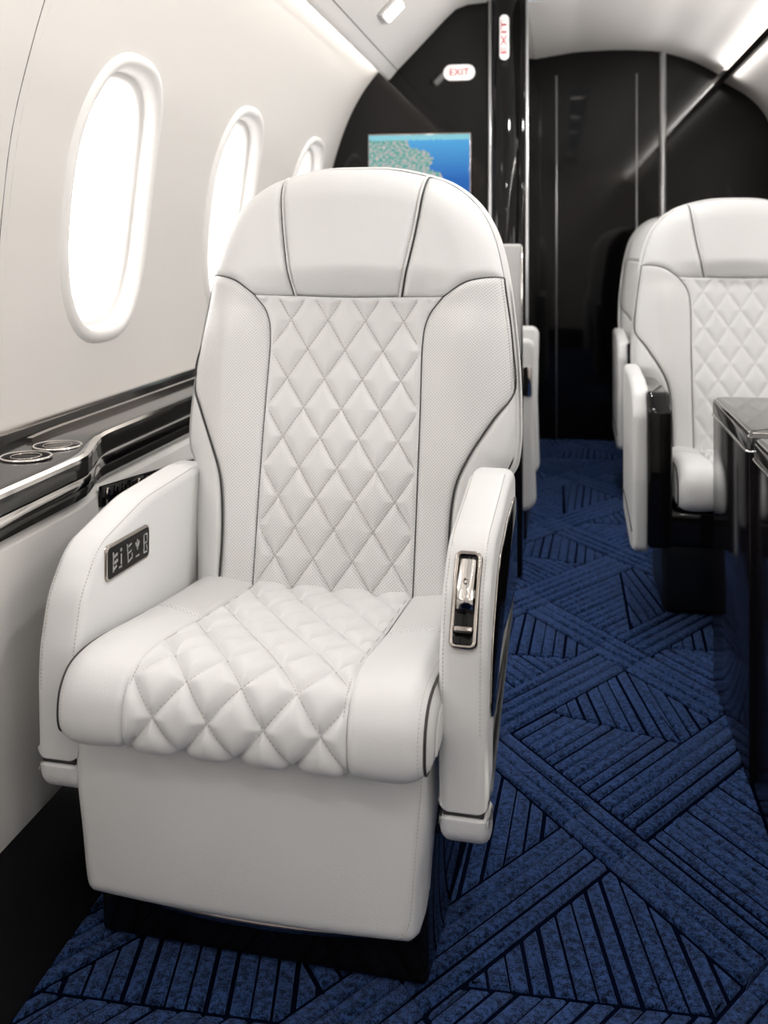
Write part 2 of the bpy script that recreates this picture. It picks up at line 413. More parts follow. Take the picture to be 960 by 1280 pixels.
# overhead service panels on the left (two leaves and their rounded lip)
PSU = round_poly([(-.690, 1.960), (-.757, 1.882, .01), (-.765, 1.822, .012), (-.730, 1.848, .012), (-.723, 1.858)], .006, 4)
lip = np.array([(-.690, 1.930), (-.718, 1.895), (-.745, 1.862), (-.762, 1.842), (-.758, 1.829), (-.744, 1.834), (-.7145, 1.869)])
struct(swept('ceiling_left_lip', catmull(lip, 40), YB, YN, 2, M['ceiling'])).name = 'trim_2'
struct(swept('ceiling_left', [(-.7120, 1.8715), (-.60, 1.985), (-.50, 2.088), (-.452, 2.132), (-.40, 2.150), (-.30, 2.158), (-.137, 2.165), (.0, 2.178), (.07, 2.1805)], YB, YN, 2, M['ceiling'])).name = 'ceiling'
struct(swept('gapline', [(-.722, 1.8665), (-.706, 1.8845)], YB, YN, 2, M['gap'])).name = 'trim_3'
cr_ = catmull([(-.137, 2.148), (.0, 2.168), (.10, 2.1805), (.286, 2.185), (.45, 2.178), (.56, 2.163), (.70, 2.118), (.80, 2.068), (.858, 2.032)], 60)
struct(swept('ceil_r', cr_[20:], YB, YN, 2, M['ceiling'])).name = 'ceiling.001'
struct(swept('ceil_far', cr_, YN, YF, 2, M['ceiling'])).name = 'ceiling.002'
# cove channels: closed housings behind the lips
struct(swept('cove_l', [(-.715, 1.945), (-.70, 1.985), (-.66, 1.985), (-.66, 1.93)], YB, YN, 2, M['ceiling'], smooth=False)).name = 'trim_4'
struct(swept('cove_r', [(.858, 2.032), (.872, 2.055), (.93, 2.055), (.93, 1.975), (.885, 1.990)], YB, YF, 2, M['ceiling'], smooth=False)).name = 'trim_5'
lipr = swept('cove_lip_r', round_poly([(.838, 1.985), (.868, 2.012), (.885, 1.990), (.868, 1.972)], .004, 3).tolist()+[(.838, 1.985)], YB, YF, 2, M['chrome_dark']); struct(lipr).name = 'trim_6'
def strip(label, P, y0, y1):
    o = swept('light_strip', P, y0, y1, 2, M['cove'], smooth=False); tag(o, label, 'light', None); return o
strip('long warm light strip hidden in the cove above the left windows', [(-.712, 1.925), (-.706, 1.930), (-.700, 1.935)], YB, YN-.01)
strip('long warm light strip behind the dark lip of the right ceiling cove', [(.872, 2.020), (.884, 2.008)], YB, YF-.01)

area_light('cove_lamp', (-.7275, 1.1, 1.905), (0, math.radians(53), 0), .012, 6.7, COVE_POWER, (1, .975, .945))
area_light('cove_lamp', (.868, 1.7, 2.018), (0, math.radians(116), 0), .012, 7.8, COVE_POWER*3.2, (1, .975, .945))
area_light('cove_lamp', (.874, 1.7, 1.967), (0, math.radians(-49), 0), .012, 7.8, COVE_POWER*.8, (1, .975, .945))
# floor, back wall and outer closure
def quad(name, pts, m): return link(name, mesh(name, pts, [tuple(range(len(pts)))], False), None, m)
def slab(name, x0, x1, y0, y1, z0, z1, m): V = []; F = []; box_geo(V, F, ((x0+x1)/2, (y0+y1)/2, (z0+z1)/2), (x1-x0, y1-y0, z1-z0)); return link(name, fixn(mesh(name, V, F, False)), None, m)
struct(slab('floor', -1.06, 1.25, YB, 6.0, -.06, -.002, M['carpet_base']))
struct(slab('wall_back', -1.2, 1.35, YB-.05, YB, -.05, 2.3, M['wall']))

# ------------------------------------------------------------------ carved-pile carpet, rib by rib
def clip(poly, n_, d):
    """keep the side n.p >= d of a convex polygon"""
    out = []; N = len(poly)
    for i in range(N):
        a, b_ = poly[i], poly[(i+1) % N]; sa = a@n_-d; sb_ = b_@n_-d
        if sa >= 0: out.append(a)
        if (sa > 0) != (sb_ > 0) and abs(sa-sb_) > 1e-12: out.append(a+(b_-a)*sa/(sa-sb_))
    return out
CX0, CX1, CY0, CY1 = -.752, 1.0, .6, 5.83
d1 = np.array([.573, -.82]); n1 = np.array([.82, .573]); d2 = np.array([.573, .82]); n2 = np.array([.82, -.573])
cV = []; cF = []
def rib(poly, h):
    if len(poly) < 3: return
    poly = np.array(poly)
    if abs(area2(poly)) < 2.5e-5: return
    if area2(poly) < 0: poly = poly[::-1]
    keep = [p for i, p in enumerate(poly) if np.linalg.norm(p-poly[i-1]) > 1e-4]
    if len(keep) < 3: return
    poly = np.array(keep); c = poly.mean(0); off = len(cV); N = len(poly)
    # split long ribs so that the pile edge can wander a little
    w_ = abs(area2(poly))
    Q = inset(poly, .0022); Q2 = inset(poly, .005)
    if area2(Q2)*area2(poly) < 0 or abs(area2(Q2)) > w_: Q2 = c+(poly-c)*.5; Q = c+(poly-c)*.8
    Q2 = np.where(np.linalg.norm(Q2-poly, axis=1)[:, None] > .02, c+(poly-c)*.7, Q2); Q = np.where(np.linalg.norm(Q-poly, axis=1)[:, None] > .012, c+(poly-c)*.85, Q)
    for P_, z in ((poly, 0), (Q, h*.8), (Q2, h)):
        for p in P_: cV.append((p[0], p[1], z))
    for i in range(N):
        j = (i+1) % N
        for k in (0, 1): cF.append((off+k*N+i, off+k*N+j, off+(k+1)*N+j, off+(k+1)*N+i))
    cF.append(tuple(off+2*N+i for i in range(N)))
box_ = [np.array(p) for p in ((CX0, CY0), (CX1, CY0), (CX1, CY1), (CX0, CY1))]
def ribs_in(cell, nrm, pitch, wd, h, phase=0):
    ds = [p@nrm for p in cell]; k0 = math.floor(min(ds)/pitch)-1
    k = k0
    while k*pitch < max(ds)+pitch:
        a = k*pitch+phase; wv = wd*(1+.10*math.sin(k*7.3+a*20))
        q = clip(cell, nrm, a); q = clip(q, -nrm, -(a+wv)) if len(q) > 2 else []
        rib(q, h*(1+.12*math.sin(k*3.1))); k += 1
L1, B1, O1 = .56, .112, 1.110      # falling bands: pitch, width, first edge (n1.p)
L2, B2, O2 = .43, .135, -1.105-.43*20
def cellpoly(a1, b1, a2, b2):
    P = list(box_)
    for nn, dd in ((n1, a1), (-n1, -b1), (n2, a2), (-n2, -b2)):
        if len(P) > 2: P = clip(P, nn, dd)
    return P
g = .004
for i in range(-8, 14):
    s1 = O1+(i)*L1
    for j in range(0, 40):
        s2 = O2+j*L2
        # crossing: the band that lies on top alternates
        X = cellpoly(s1, s1+B1, s2, s2+B2)
        top1 = (i+j) % 2 == 0
        if X: ribs_in(X, n1 if top1 else n2, (B1 if top1 else B2)/(3 if top1 else 4), .0295, .009, (s1 if top1 else s2) % ((B1 if top1 else B2)/(3 if top1 else 4))+.003)
        S1 = cellpoly(s1, s1+B1, s2+B2+(0 if top1 else g), s2+L2-(0 if (i+j+1) % 2 == 0 else g))
        if S1: ribs_in(S1, n1, B1/3, .0305, .009, s1 % (B1/3)+.003)
        S2 = cellpoly(s1+B1+(g if top1 else 0), s1+L1-(g if (i+1+j) % 2 == 0 else 0), s2, s2+B2)
        if S2: ribs_in(S2, n2, B2/4, .0270, .009, s2 % (B2/4)+.003)
        A = cellpoly(s1+B1+g, s1+L1-g, s2+B2+g, s2+L2-g)
        if len(A) > 2:
            # the cell is split in two fields of different rib direction
            u1 = (s1+B1+s1+L1)/2; u2 = (s2+B2+s2+L2)/2
            Mx_ = np.linalg.solve(np.array([n1, n2]), np.array([u1, u2]))
            if (i+2*j) % 3 == 0: spl = np.array([0., 1.])
            elif (i+2*j) % 3 == 1: spl = np.array([1., 0.])
            else: spl = np.array([.34, .94])
            sd = spl@Mx_
            hi = clip(A, spl, sd+.004); lo = clip(A, -spl, -(sd-.004))
            na = np.array([.985, .17]) if (i+j) % 2 else np.array([1., -.05]); nb = (n1, n2)[(i*3+j) % 2]
            if len(hi) > 2: ribs_in(hi, na, .0310, .0265, .0065)
            if len(lo) > 2: ribs_in(lo, nb, .0290, .0245, .0065)
crp = thing('carpet', 'deep blue carpet with carved criss-cross ribs covering the cabin floor', 'carpet')
o = link('carved_rib', fixn(mesh('carved_rib', cV, cF)), crp, M['carpet']); sharp_flats(o.data, 60); o['kind'] = 'stuff'
o.data.materials[0] = M['carpet']
o = slab('carpet_ground', CX0, CX1, CY0-2.8, CY1, -.001, .0012, M['carpet_base']); o.parent = crp

# ------------------------------------------------------------------ bulkheads, posts and signs
def slab_xz(name, P, y0, y1, m, parent=None):
    P = np.array(P, float); n_ = len(P); V = [(p[0], y, p[1]) for y in (y0, y1) for p in P]
    F = [tuple(range(n_)), tuple(range(n_, 2*n_))]+[(i, (i+1) % n_, n_+(i+1) % n_, n_+i) for i in range(n_)]
    return link(name, fixn(mesh(name, V, F, False)), parent, m)
PX0, PX1 = -.318, -.137           # the post beside the gangway
Pn = [tuple(p) for p in LWc[::5]]+[(-.70, 1.96), (-.60, 2.0), (-.452, 2.142), (-.40, 2.16), (PX0, 2.165), (PX0, 0), (-.9, 0), (-1.0, .3)]
struct(slab_xz('wall_front', Pn, YN, YN+.03, M['black_gloss']))
# closet side towards the gangway
struct(slab('closet_side', PX1-.03, PX1, YN+.02, YF, 0, 2.15, M['black_gloss'])).name = 'wall_front_side'
# far bulkhead with the cockpit door leaves
topc = lambda x: float(np.interp(x, cr_[:, 0], cr_[:, 1]))
def far_panel(x0, x1, nm, m, yy=YF):
    xs = np.linspace(x0, x1, 12); P = []
    for x in xs: P.append((x, topc(x)+.003 if x < .858 else float(np.interp(-x, -RWc[::-1][:, 0][::-1] if False else -np.sort(RWc[RWc[:, 1] > 1.5][:, 0])[::-1], RWc[RWc[:, 1] > 1.5][np.argsort(RWc[RWc[:, 1] > 1.5][:, 0])[::-1]][:, 1]))))
    P += [(x1, 0), (x0, 0)]
    return struct(slab_xz(nm, P, yy, yy+.03, m))
far_panel(-.137, .545, 'door_1', M['black_gloss'])
P = [(.573, 0), (.573, topc(.573))]+[(x, topc(x)) for x in (.62, .68, .74, .80, .858)]+[(.885, 2.0)]+[tuple(p) for p in RWc[::-1][::6]]
struct(slab_xz('wall_far', P, YF, YF+.03, M['black_gloss']))
struct(slab('wall_far_filler', -1.0, 1.25, YF+.05, YF+.08, -.05, 2.3, M['black_deep'])).name = 'wall_far.001'
def vert_tube(name, x, y, z0, z1, r, m, lab=None):
    o = link(name, tube_mesh(name, [(x, y, z0), (x, y, (z0+z1)/2), (x, y, z1)], r, 16), None, m); struct(o); return o
vert_tube('trim_7', .559, YF-.004, .012, topc(.559)-.004, .019, M['satin'])
vert_tube('trim_8', -.02, YF-.002, .012, 2.05, .0045, M['satin'])
vert_tube('trim_9', .42, YF-.002, .012, 2.05, .0035, M['satin'])
# post: a bundle of lacquered half-columns with polished edges
post = thing('partition_post', 'tall black lacquered post with thin polished edges beside the gangway', 'post', (0, 0, 0))
o = link('column', tube_mesh('column', [(-.236, YN-.01, .004), (-.236, YN-.01, 1.0), (-.236, YN-.01, 2.16)], .062, 32), post, M['black_gloss'])
o = link('column', tube_mesh('column', [(-.165, YN-.005, .004), (-.165, YN-.005, 1.0), (-.165, YN-.005, 2.16)], .028, 24), post, M['black_gloss'])
bevel_box('post_body', PX0+.001, PX1, YN-.03, YN+.019, .003, 2.163, .012, 4, M['black_gloss'], post)
for x, r in ((-.299, .0075), (-.2035, .004), (-.141, .0065)):
    link('edge_trim', tube_mesh('edge_trim', [(x, YN-.033, .004), (x, YN-.033, 1.), (x, YN-.033, 2.16)], r, 14), post, M['satin'])

def sign(label, loc, rz, wd, ht, vertical):
    t = thing('exit_sign', label, 'sign', loc, rz, 'exit signs')
    P = round_poly([(-wd/2, -ht/2), (wd/2, -ht/2), (wd/2, ht/2), (-wd/2, ht/2)], min(wd, ht)*.49, 8)
    pad('sign_plate', P, 0, .006, .002, lambda p, q: (p[0], -q, p[1]), 3, 0, M['sign_white'], t)
    if vertical: text_mesh('lettering', 'EXIT', ht*.33, M['sign_red'], t, (0, -.0064, 0), (PI/2, -PI/2, 0))
    else: text_mesh('lettering', 'EXIT', ht*.62, M['sign_red'], t, (0, -.0064, 0), (PI/2, 0, 0))
    return t
sign('rounded white exit sign with red letters on the black bulkhead above the screen', (-.437, YN-.001, 1.852), 0, .140, .070, False)
s_ = sign('narrow upright exit sign with red letters high on the glossy post', (-.236, YN-.073, 1.985), 0, .040, .195, True)
for ch in list(s_.children):
    if ch.name.startswith('lettering'):
        me = ch.data; bb = [v.co.x for v in me.vertices]; k = .145/(max(bb)-min(bb)); kb = .024/(max(v.co.y for v in me.vertices)-min(v.co.y for v in me.vertices))
        for v in me.vertices: v.co.x *= k; v.co.y *= kb

# television
tv = thing('wall_screen', 'flat screen showing a coastline and blue sea on the black bulkhead', 'screen', (-.6115, YN-.022, 1.40))
bevel_box('screen_frame', -.2285, .2285, -.012, .012, -.185, .185, .004, 2, M['chrome_dark'], tv)
me = mesh('screen_picture', [(-.2235, -.0135, -.18), (.2235, -.0135, -.18), (.2235, -.0135, .178), (-.2235, -.0135, .178), (-.2235, -.0125, -.18), (.2235, -.0125, -.18), (.2235, -.0125, .178), (-.2235, -.0125, .178)],
          [(0, 1, 2, 3), (4, 7, 6, 5), (0, 4, 5, 1), (1, 5, 6, 2), (2, 6, 7, 3), (3, 7, 4, 0)], False); link('display', me, tv, M['screen'])
bevel_box('wall_bracket', -.08, .08, .010, .0215, -.08, .08, .003, 2, M['black_soft'], tv)

# reading light on the overhead panel
rl = thing('reading_light', 'small bright bar light set in the sloping overhead panel', 'light', (-.615, 3.74, 1.967)); rl.rotation_euler = (0, -math.radians(45.6)+0, 0)
bevel_box('lamp_housing', -.052, .052, -.075, .075, -.012, .001, .005, 3, M['trim_white'], rl)
bevel_box('lamp_lens', -.042, .042, -.060, .060, -.016, -.010, .003, 2, M['lamp'], rl)

# ceiling downlights
def downlight(x, y, z, lab):
    t = thing('ceiling_light', lab, 'light', (x, y, z), 0, 'round ceiling lights')
    ring = [(0.058*math.cos(a), .058*math.sin(a), -.006) for a in np.linspace(0, 2*PI, 32, endpoint=False)]
    link('ring', tube_mesh('ring', ring, .007, 8, True), t, M['chrome'])
    V = [(0, 0, -.005)]+[(.054*math.cos(a), .054*math.sin(a), -.004) for a in np.linspace(0, 2*PI, 32, endpoint=False)]
    link('lens', mesh('lens', V, [(0, 1+(i+1) % 32, 1+i) for i in range(32)], False), t, M['lamp'])
    area_light('lamp_glow', (0, 0, -.02), (0, 0, 0), .10, .10, DOWNLIGHT, (1, .985, .965), t, 'DISK', math.radians(150))
for k, (y, lb) in enumerate(((-1.5, 'round ceiling light at the very rear, nearest the aft bulkhead'), (-.3, 'round ceiling light behind the viewer, second from the aft bulkhead'), 
                              (1.9, 'round ceiling light over the foreground seat'), (3.0, 'round ceiling light over the nearest right-hand seat'), (4.1, 'round ceiling light closest to the exit sign bulkhead'))):
    downlight(.12, y, 2.181, lb)

# ------------------------------------------------------------------ left side ledge, cup holders, lower side wall
def ledge_edge(y): return -.857-.036*float(sstep(np.array(y), 1.74, 1.92))
def lift(y): return .012*float(sstep(np.array(y), 1.74, 1.95))
def sweep_fn(name, fn, y0, y1, ny, m, parent=None, closed=False):
    ys = np.linspace(y0, y1, ny); V = []; k = None
    for y in ys:
        P = fn(y); k = len(P); V += [(p[0], y, p[1]) for p in P]
    F = grid_faces(ny, k, closed)
    if closed: F += [tuple(range(k)), tuple((ny-1)*k+j for j in range(k))]
    me = fixn(mesh(name, V, F)); sharp_flats(me, 32); return link(name, me, parent, m)
ledge = thing('side_ledge', 'long dark lacquered ledge with polished edge strips under the left windows', 'ledge')
def top_fn(y):
    e = ledge_edge(y); l_ = lift(y)
    return [(-1.066, .716), (-1.058, .722), (-1.046, .722), (-1.040, .704), (-1.02, .702+l_*.2), (e-.03, .700+l_*.8), (e-.010, .699+l_), (e-.002, .695+l_), (e, .688+l_), (e+.001, .664+l_), (e-.01, .660), (-1.066, .655)]
sweep_fn('ledge_top', top_fn, YB, YN, 220, M['ledge_black'], ledge, True)
def band_fn(y):
    e = ledge_edge(y); l_ = lift(y); return [(e-.008, .664+l_), (e+.003, .662+l_), (e+.006, .655+l_), (e+.005, .645+l_*.6), (e-.001, .640+l_*.6), (e-.02, .640+l_*.6)]
sweep_fn('polished_band', band_fn, YB, YN, 220, M['chrome'], ledge, True)
def low_fn(y):
    e = ledge_edge(y); l_ = lift(y); return [(e-.004, .640+l_*.6), (e-.001, .634+l_*.5), (e-.002, .622+l_*.5), (e-.012, .616), (e-.05, .616), (e-.05, .640)]
sweep_fn('lower_band', low_fn, YB, YN, 220, M['ledge_black'], ledge, True)
def edge_strip(y):
    e = ledge_edge(y); l_ = lift(y); return [(e-.012, .6995+l_), (e-.006, .7015+l_), (e+.0005, .697+l_), (e+.0015, .690+l_), (e-.002, .690+l_)]
sweep_fn('edge_strip', edge_strip, YB, YN, 220, M['chrome'], ledge, True)
def inner_strip(y):
    return [(-1.020, .7035+.1*lift(y)), (-1.020, .709+.5*lift(y)), (-1.008, .709+.5*lift(y)), (-1.008, .703+.1*lift(y))]
sweep_fn('inner_strip', inner_strip, 1.84, YN, 60, M['chrome_dark'], ledge, True)
sweep_fn('wall_bead', lambda y: [(-1.068, .716), (-1.064, .727), (-1.054, .727), (-1.050, .720)], YB, YN, 4, M['chrome_dark'], ledge, True)
def cup_holder(x, y, r, lab):
    t = thing('cup_holder', lab, 'cup holder', (x, y, .702), 0, None)
    ring = [(r*math.cos(a), r*math.sin(a), .0012) for a in np.linspace(0, 2*PI, 48, endpoint=False)]
    link('rim', tube_mesh('rim', ring, .0028, 8, True), t, M['chrome'])
    V = []; 
    prof = [(r-.002, .003), (r-.006, .0012), (r-.008, .0010), (.004, .0008)]
    for rr, z in prof: V += [(rr*math.cos(a), rr*math.sin(a), z) for a in np.linspace(0, 2*PI, 48, endpoint=False)]
    F = grid_faces(4, 48, True)+[tuple(3*48+i for i in range(48))]
    link('well', mesh('well', V, F), t, M['black_deep'])  # flat black disc painting in a recess's shade; the ledge stays solid
    for q in range(30):
        a_ = 2*PI*q/30; V = []; F = []; box_geo(V, F, (0, 0, 0), (.010, .0012, .0012), Matrix.Translation(((r-.010)*math.cos(a_), (r-.010)*math.sin(a_), .0018)) @ Matrix.Rotation(a_, 4, 'Z')); link('rib', mesh('rib', V, F, False), t, M['black_gloss'])
    ring = [((r-.018)*math.cos(a), (r-.016)*math.sin(a), .002) for a in np.linspace(0, 2*PI, 40, endpoint=False)]
    link('liner', tube_mesh('liner', ring, .0018, 6, True), t, M['chrome_dark'])
cup_holder(-.950, 1.712, .044, 'polished round cup holder in the ledge nearest the big white seat')
cup_holder(-.944, 1.818, .044, 'second cup holder in the ledge set closer to the window wall')
# lower side wall panels
lowp = [(-1.0, .64), (-.90, .628), (-.868, .60), (-.862, .55), (-.860, .40), (-.857, .25), (-.852, .16), (-.855, .142), (-.875, .138)]
def low_wall(y):
    k = .030*float(sstep(np.array(y), 1.74, 1.95)); return [(x-k*(1 if z > .35 else .4), z) for x, z in lowp]
o = sweep_fn('wall_lower_left', low_wall, YB, YN, 160, M['wall_low']); struct(o); o.name = 'wall_left_lower'
kick = sweep_fn('kick', lambda y: [(-.95, .145), (-.86, .145), (-.845, .13), (-.79, .05), (-.765, .008), (-.756, -.002), (-.95, -.002)], YB, YN, 3, M['black_soft']); struct(kick); kick.name = 'baseboard_left'
grille = thing('air_grille', 'black ribbed slot let into the white side wall behind the left armrest', 'grille', (-.884, 2.17, .565)); grille.rotation_euler = (math.radians(-5.5), 0, 0)
bevel_box('grille_frame', -.004, .006, -.30, .30, -.020, .022, .004, 2, M['black_gloss'], grille)
for k in range(16):
    bevel_box('fin', .005, .010, -.285+k*.038, -.272+k*.038, -.015, .017, .002, 1, M['chrome_dark'] if k % 4 == 0 else M['black_gloss'], grille)

# ================================================================== SEATS
RC = math.radians(12); B0Y, B0Z = .215, .455
HALF = [(0, .803), (.075, .802), (.148, .788), (.198, .768), (.243, .728), (.273, .674), (.293, .598), (.308, .50), (.317, .42), (.3215, .34), (.322, .285), (.317, .245), (.306, .222), (.300, .17), (.296, .12), (.284, .04), (.278, -.03), (.276, -.08)]
_h = catmull(HALF, 140)
OUT = np.vstack([_h, (_h*[-1, 1])[::-1][:-1]])          # closed from the top over +a down and back up -a
OUTo = np.vstack([(_h*[-1, 1])[::-1], _h[1:]])          # open polyline, from the lower left over the top to lower right
def back_c(ab):
    a, b_ = ab[:, 0], ab[:, 1]; aa = np.abs(a)
    e = polydist(ab, OUTo); r = .075; q = np.clip(1-e/r, 0, 1)
    c = -.058*(1-np.sqrt(np.clip(1-q*q, 0, 1)))
    c += .026*np.exp(-((aa-.222)/.05)**2)*(1-sstep(b_, .46, .60))*(1-.6*sstep(-b_, -.28, -.05))
    c += .030*sstep(b_, .515, .60)*np.clip(1-(aa/.36)**2, 0, 1)+.012*sstep(b_, .54, .60)*np.exp(-(a/.10)**2)
    c += .010*np.exp(-((b_-.18)/.12)**2)*np.exp(-(a/.12)**4)
    return c
def back_xyz(ab, c): return np.stack([ab[:, 0], B0Y+ab[:, 1]*math.sin(RC)-c*math.cos(RC), B0Z+ab[:, 1]*math.cos(RC)+c*math.sin(RC)], 1)
def QT(b_): return b_/.110+.10*(b_-.25)**2*-4
def quilt_h(p, T, w_, A):
    P1 = p/w_+T; P2 = p/w_-T
    d_ = 2*np.minimum(np.abs(P1-np.round(P1)), np.abs(P2-np.round(P2)))
    return A*(1-(1-np.clip(d_, 0, 1)**1.0)**3.6)-A*.55
def grid_normals(V, nv, nu):
    G = V.reshape(nv, nu, 3); du = np.gradient(G, axis=1); dv = np.gradient(G, axis=0); N = np.cross(du, dv); N /= np.linalg.norm(N, axis=2)[..., None]+1e-12; return N.reshape(-1, 3)
MC = {}
def panel(name, key, parent, m, builder):
    if key not in MC:
        V, nv, nu, uv_ = builder(); MC[key] = mesh(name, V, grid_faces(nv, nu), True, uv_); MC[key].materials.append(m)
    return link(name, MC[key], parent)
def back_panel(curves, nu, nv, puff=.006, pr=.016, quilt=None, mirror=False):
    G = coons(*curves, nu, nv)
    bnd = np.vstack([G[0], G[1:, -1], G[-1, ::-1][1:], G[::-1, 0][1:]])
    ab = G.reshape(-1, 2); c = back_c(ab); e = polydist(ab, bnd)
    q = np.clip(1-e/pr, 0, 1); c = c-puff*q**2.4
    if quilt: c = c+quilt_h(ab[:, 0], QT(ab[:, 1]), *quilt)*(np.clip(e/.012, 0, 1))
    if mirror: ab = ab*[-1, 1]
    V = back_xyz(ab, c)
    if mirror: V = V.reshape(nv, nu, 3)[:, ::-1].reshape(-1, 3); ab = ab.reshape(nv, nu, 2)[:, ::-1].reshape(-1, 2)
    return V, nv, nu, ab
S_HEAD = [(.107, .543), (.122, .61), (.136, .69), (.148, .788)]
S_HB = [(.107, .543), (.187, .544), (.232, .573), (.2945, .590)]
S_Q = [(.151, -.03), (.1515, .16), (.151, .33), (.150, .455), (.160, .508), (.187, .544)]
S_P = [(.214, -.03), (.215, .10), (.223, .19), (.246, .25), (.285, .318), (.3195, .378)]
S_PO = [(.3195, .378), (.312, .47), (.2945, .590)]
def flipc(c): return [(-a, b_) for a, b_ in c]
def outer_between(b0, b1, n_=12):
    seg = [p for p in _h if b0 <= p[1] <= b1 and p[0] > .1]; seg = sorted(seg, key=lambda p: p[1]); idx = np.linspace(0, len(seg)-1, n_).astype(int); return [tuple(seg[i]) for i in idx]
s_stitchline = lambda ab, off=.0006: back_xyz(np.array(ab), back_c(np.array(ab))+off)
nrm_back = np.array([0, -math.cos(RC), math.sin(RC)])
def join_curves(A, B): return A+B[1:]
def build_back(root, k):
    nq = (150, 250) if k == 'hi' else (90, 140); ns = 44 if k == 'hi' else 30
    Lt, Pf = M['leather'], M['perforated']
    headtop = [(-.148, .788), (-.075, .802), (0, .803), (.075, .802), (.148, .788)]
    panel('headrest', k+'h', root, Lt, lambda: back_panel(([(-.107, .543), (0, .541), (.107, .543)], headtop, flipc(S_HEAD), S_HEAD), 60, 50, .011, .022))
    corner = (.246, .725)
    top2 = [(.148, .788), (.198, .768), corner]; out2 = [(.2945, .590), (.273, .674), corner]
    for s in (0, 1):
        panel('headrest_wing', k+'w%d' % s, root, Lt, lambda: back_panel((S_HB, top2, S_HEAD, out2), 50, 44, .009, .018, None, s == 1))
    pr_ = join_curves(S_P, S_PO)
    for s in (0, 1):
        panel('bolster', k+'b%d' % s, root, Pf, lambda: back_panel(([(.151, -.03), (.214, -.03)], S_HB[1:], S_Q, pr_), 46, 120, .006, .016, None, s == 1))
    seg = outer_between(-.03, .376)
    for s in (0, 1):
        panel('lower_wing', k+'l%d' % s, root, Lt, lambda: back_panel(([(.214, -.03), seg[0]], [(.3195, .378), (.3197, .377)], S_P, seg+[(.3197, .377)]), 34, 90, .006, .014, None, s == 1))
    panel('back_quilt', k+'q', root, M['perforated_fading'] if k == 'hi' else Lt, lambda: back_panel(([(-.151, -.03), (.151, -.03)], [(-.187, .544), (-.107, .543), (0, .541), (.107, .543), (.187, .544)], flipc(S_Q), S_Q), nq[0], nq[1], .004, .010, (.0745, .0075 if k == 'hi' else .0052)))
    # shell behind the panels
    if k+'s' not in MC:
        V = []; base = OUTo; cc = back_c(base)
        spec = [(0, 0.0, 1), (-.0035, -.003, 1), (-.0065, -.010, 1), (-.0085, -.03, 1), (-.0085, -.06, 1), (-.004, -.09, 1), (.010, -.112, 1), (.035, -.125, 1), (.08, -.132, 1)]
        cen = np.array([0, .40])
        for d, dc, _ in spec:
            t = np.gradient(base, axis=0); t /= np.linalg.norm(t, axis=1)[:, None]; nn = np.stack([t[:, 1], -t[:, 0]], 1)
            P = base+nn*d
            if d > .03: P = base+(cen*[0, 1]+base*[0, 0]-base)*np.array([d/.32, d/.8])
            V.append(back_xyz(P, cc*(1 if dc > -.02 else 0)+(dc if dc > -.02 else dc-.03)))
        nV = np.vstack(V); n_ = len(base); F = grid_faces(len(spec), n_); F.append(tuple((len(spec)-1)*n_+i for i in range(n_)))
        MC[k+'s'] = fixn(mesh('back_shell', nV, F)); MC[k+'s'].materials.append(M['shell'])
    link('back_shell', MC[k+'s'], root)
    # piping
    pc = {}
    def pipe(key, ab, r, off=-.001):
        kk = k+key
        if kk not in MC:
            A = catmull(ab, 60); P = back_xyz(A, back_c(A)+off); MC[kk] = tube_mesh('piping', P, r, 6); MC[kk].materials.append(M['piping'])
        link('piping', MC[kk], root)
    for s, f in ((0, lambda c: c), (1, flipc)):
        pipe('p1%d' % s, f(join_curves(S_P, S_PO)), .0020, -.0015)
        pipe('p2%d' % s, f(S_HEAD), .0013, -.0065)
        lk = k+'lp%d' % s
        if lk not in MC:
            A = catmull(S_HEAD, 60)-[.0042, 0]; A = A*[-1 if s else 1, 1]; MC[lk] = tube_mesh('welt', back_xyz(A, back_c(A)-.0042), .0026, 8); MC[lk].materials.append(M['leather'])
        link('welt', MC[lk], root)
        pipe('p3%d' % s, f(S_Q), .0010, -.0040)
        pipe('p4%d' % s, f(S_HB[1:]), .0012, -.0050)
    pipe('p5', [(-.187, .544), (-.107, .543), (0, .541), (.107, .543), (.187, .544)], .0012, -.006)
    if k == 'hi':
        L = []
        hw = lambda b_: np.interp(b_, catmull(S_Q, 80)[:, 1], catmull(S_Q, 80)[:, 0])-.004
        bs = np.linspace(-.02, .537, 400); T = QT(bs)
        for kk in range(-12, 14):
            for sg in (1, -1):
                a = (kk-sg*T)*.0745; ok = np.abs(a) < hw(bs); ab = np.stack([a[ok], bs[ok]], 1)
                if len(ab) > 8: L.append((back_xyz(ab, back_c(ab)-.0075*.55+.0013), np.tile(nrm_back, (len(ab), 1))))
        stitches('quilt_stitching', L, M['thread'], .0066, .0042, .0008, root)
        L = []
        for s in (1, -1):
            for crv, dx in ((S_HEAD, -.006), (S_PO, -.005)):
                A = catmull(crv, 60)+[dx, 0]; A = A*[s, 1]; L.append((back_xyz(A, back_c(A)-.0015), np.tile(nrm_back, (60, 1))))
        stitches('seam_stitching', L, M['thread'], .0056, .0036, .0006, root)

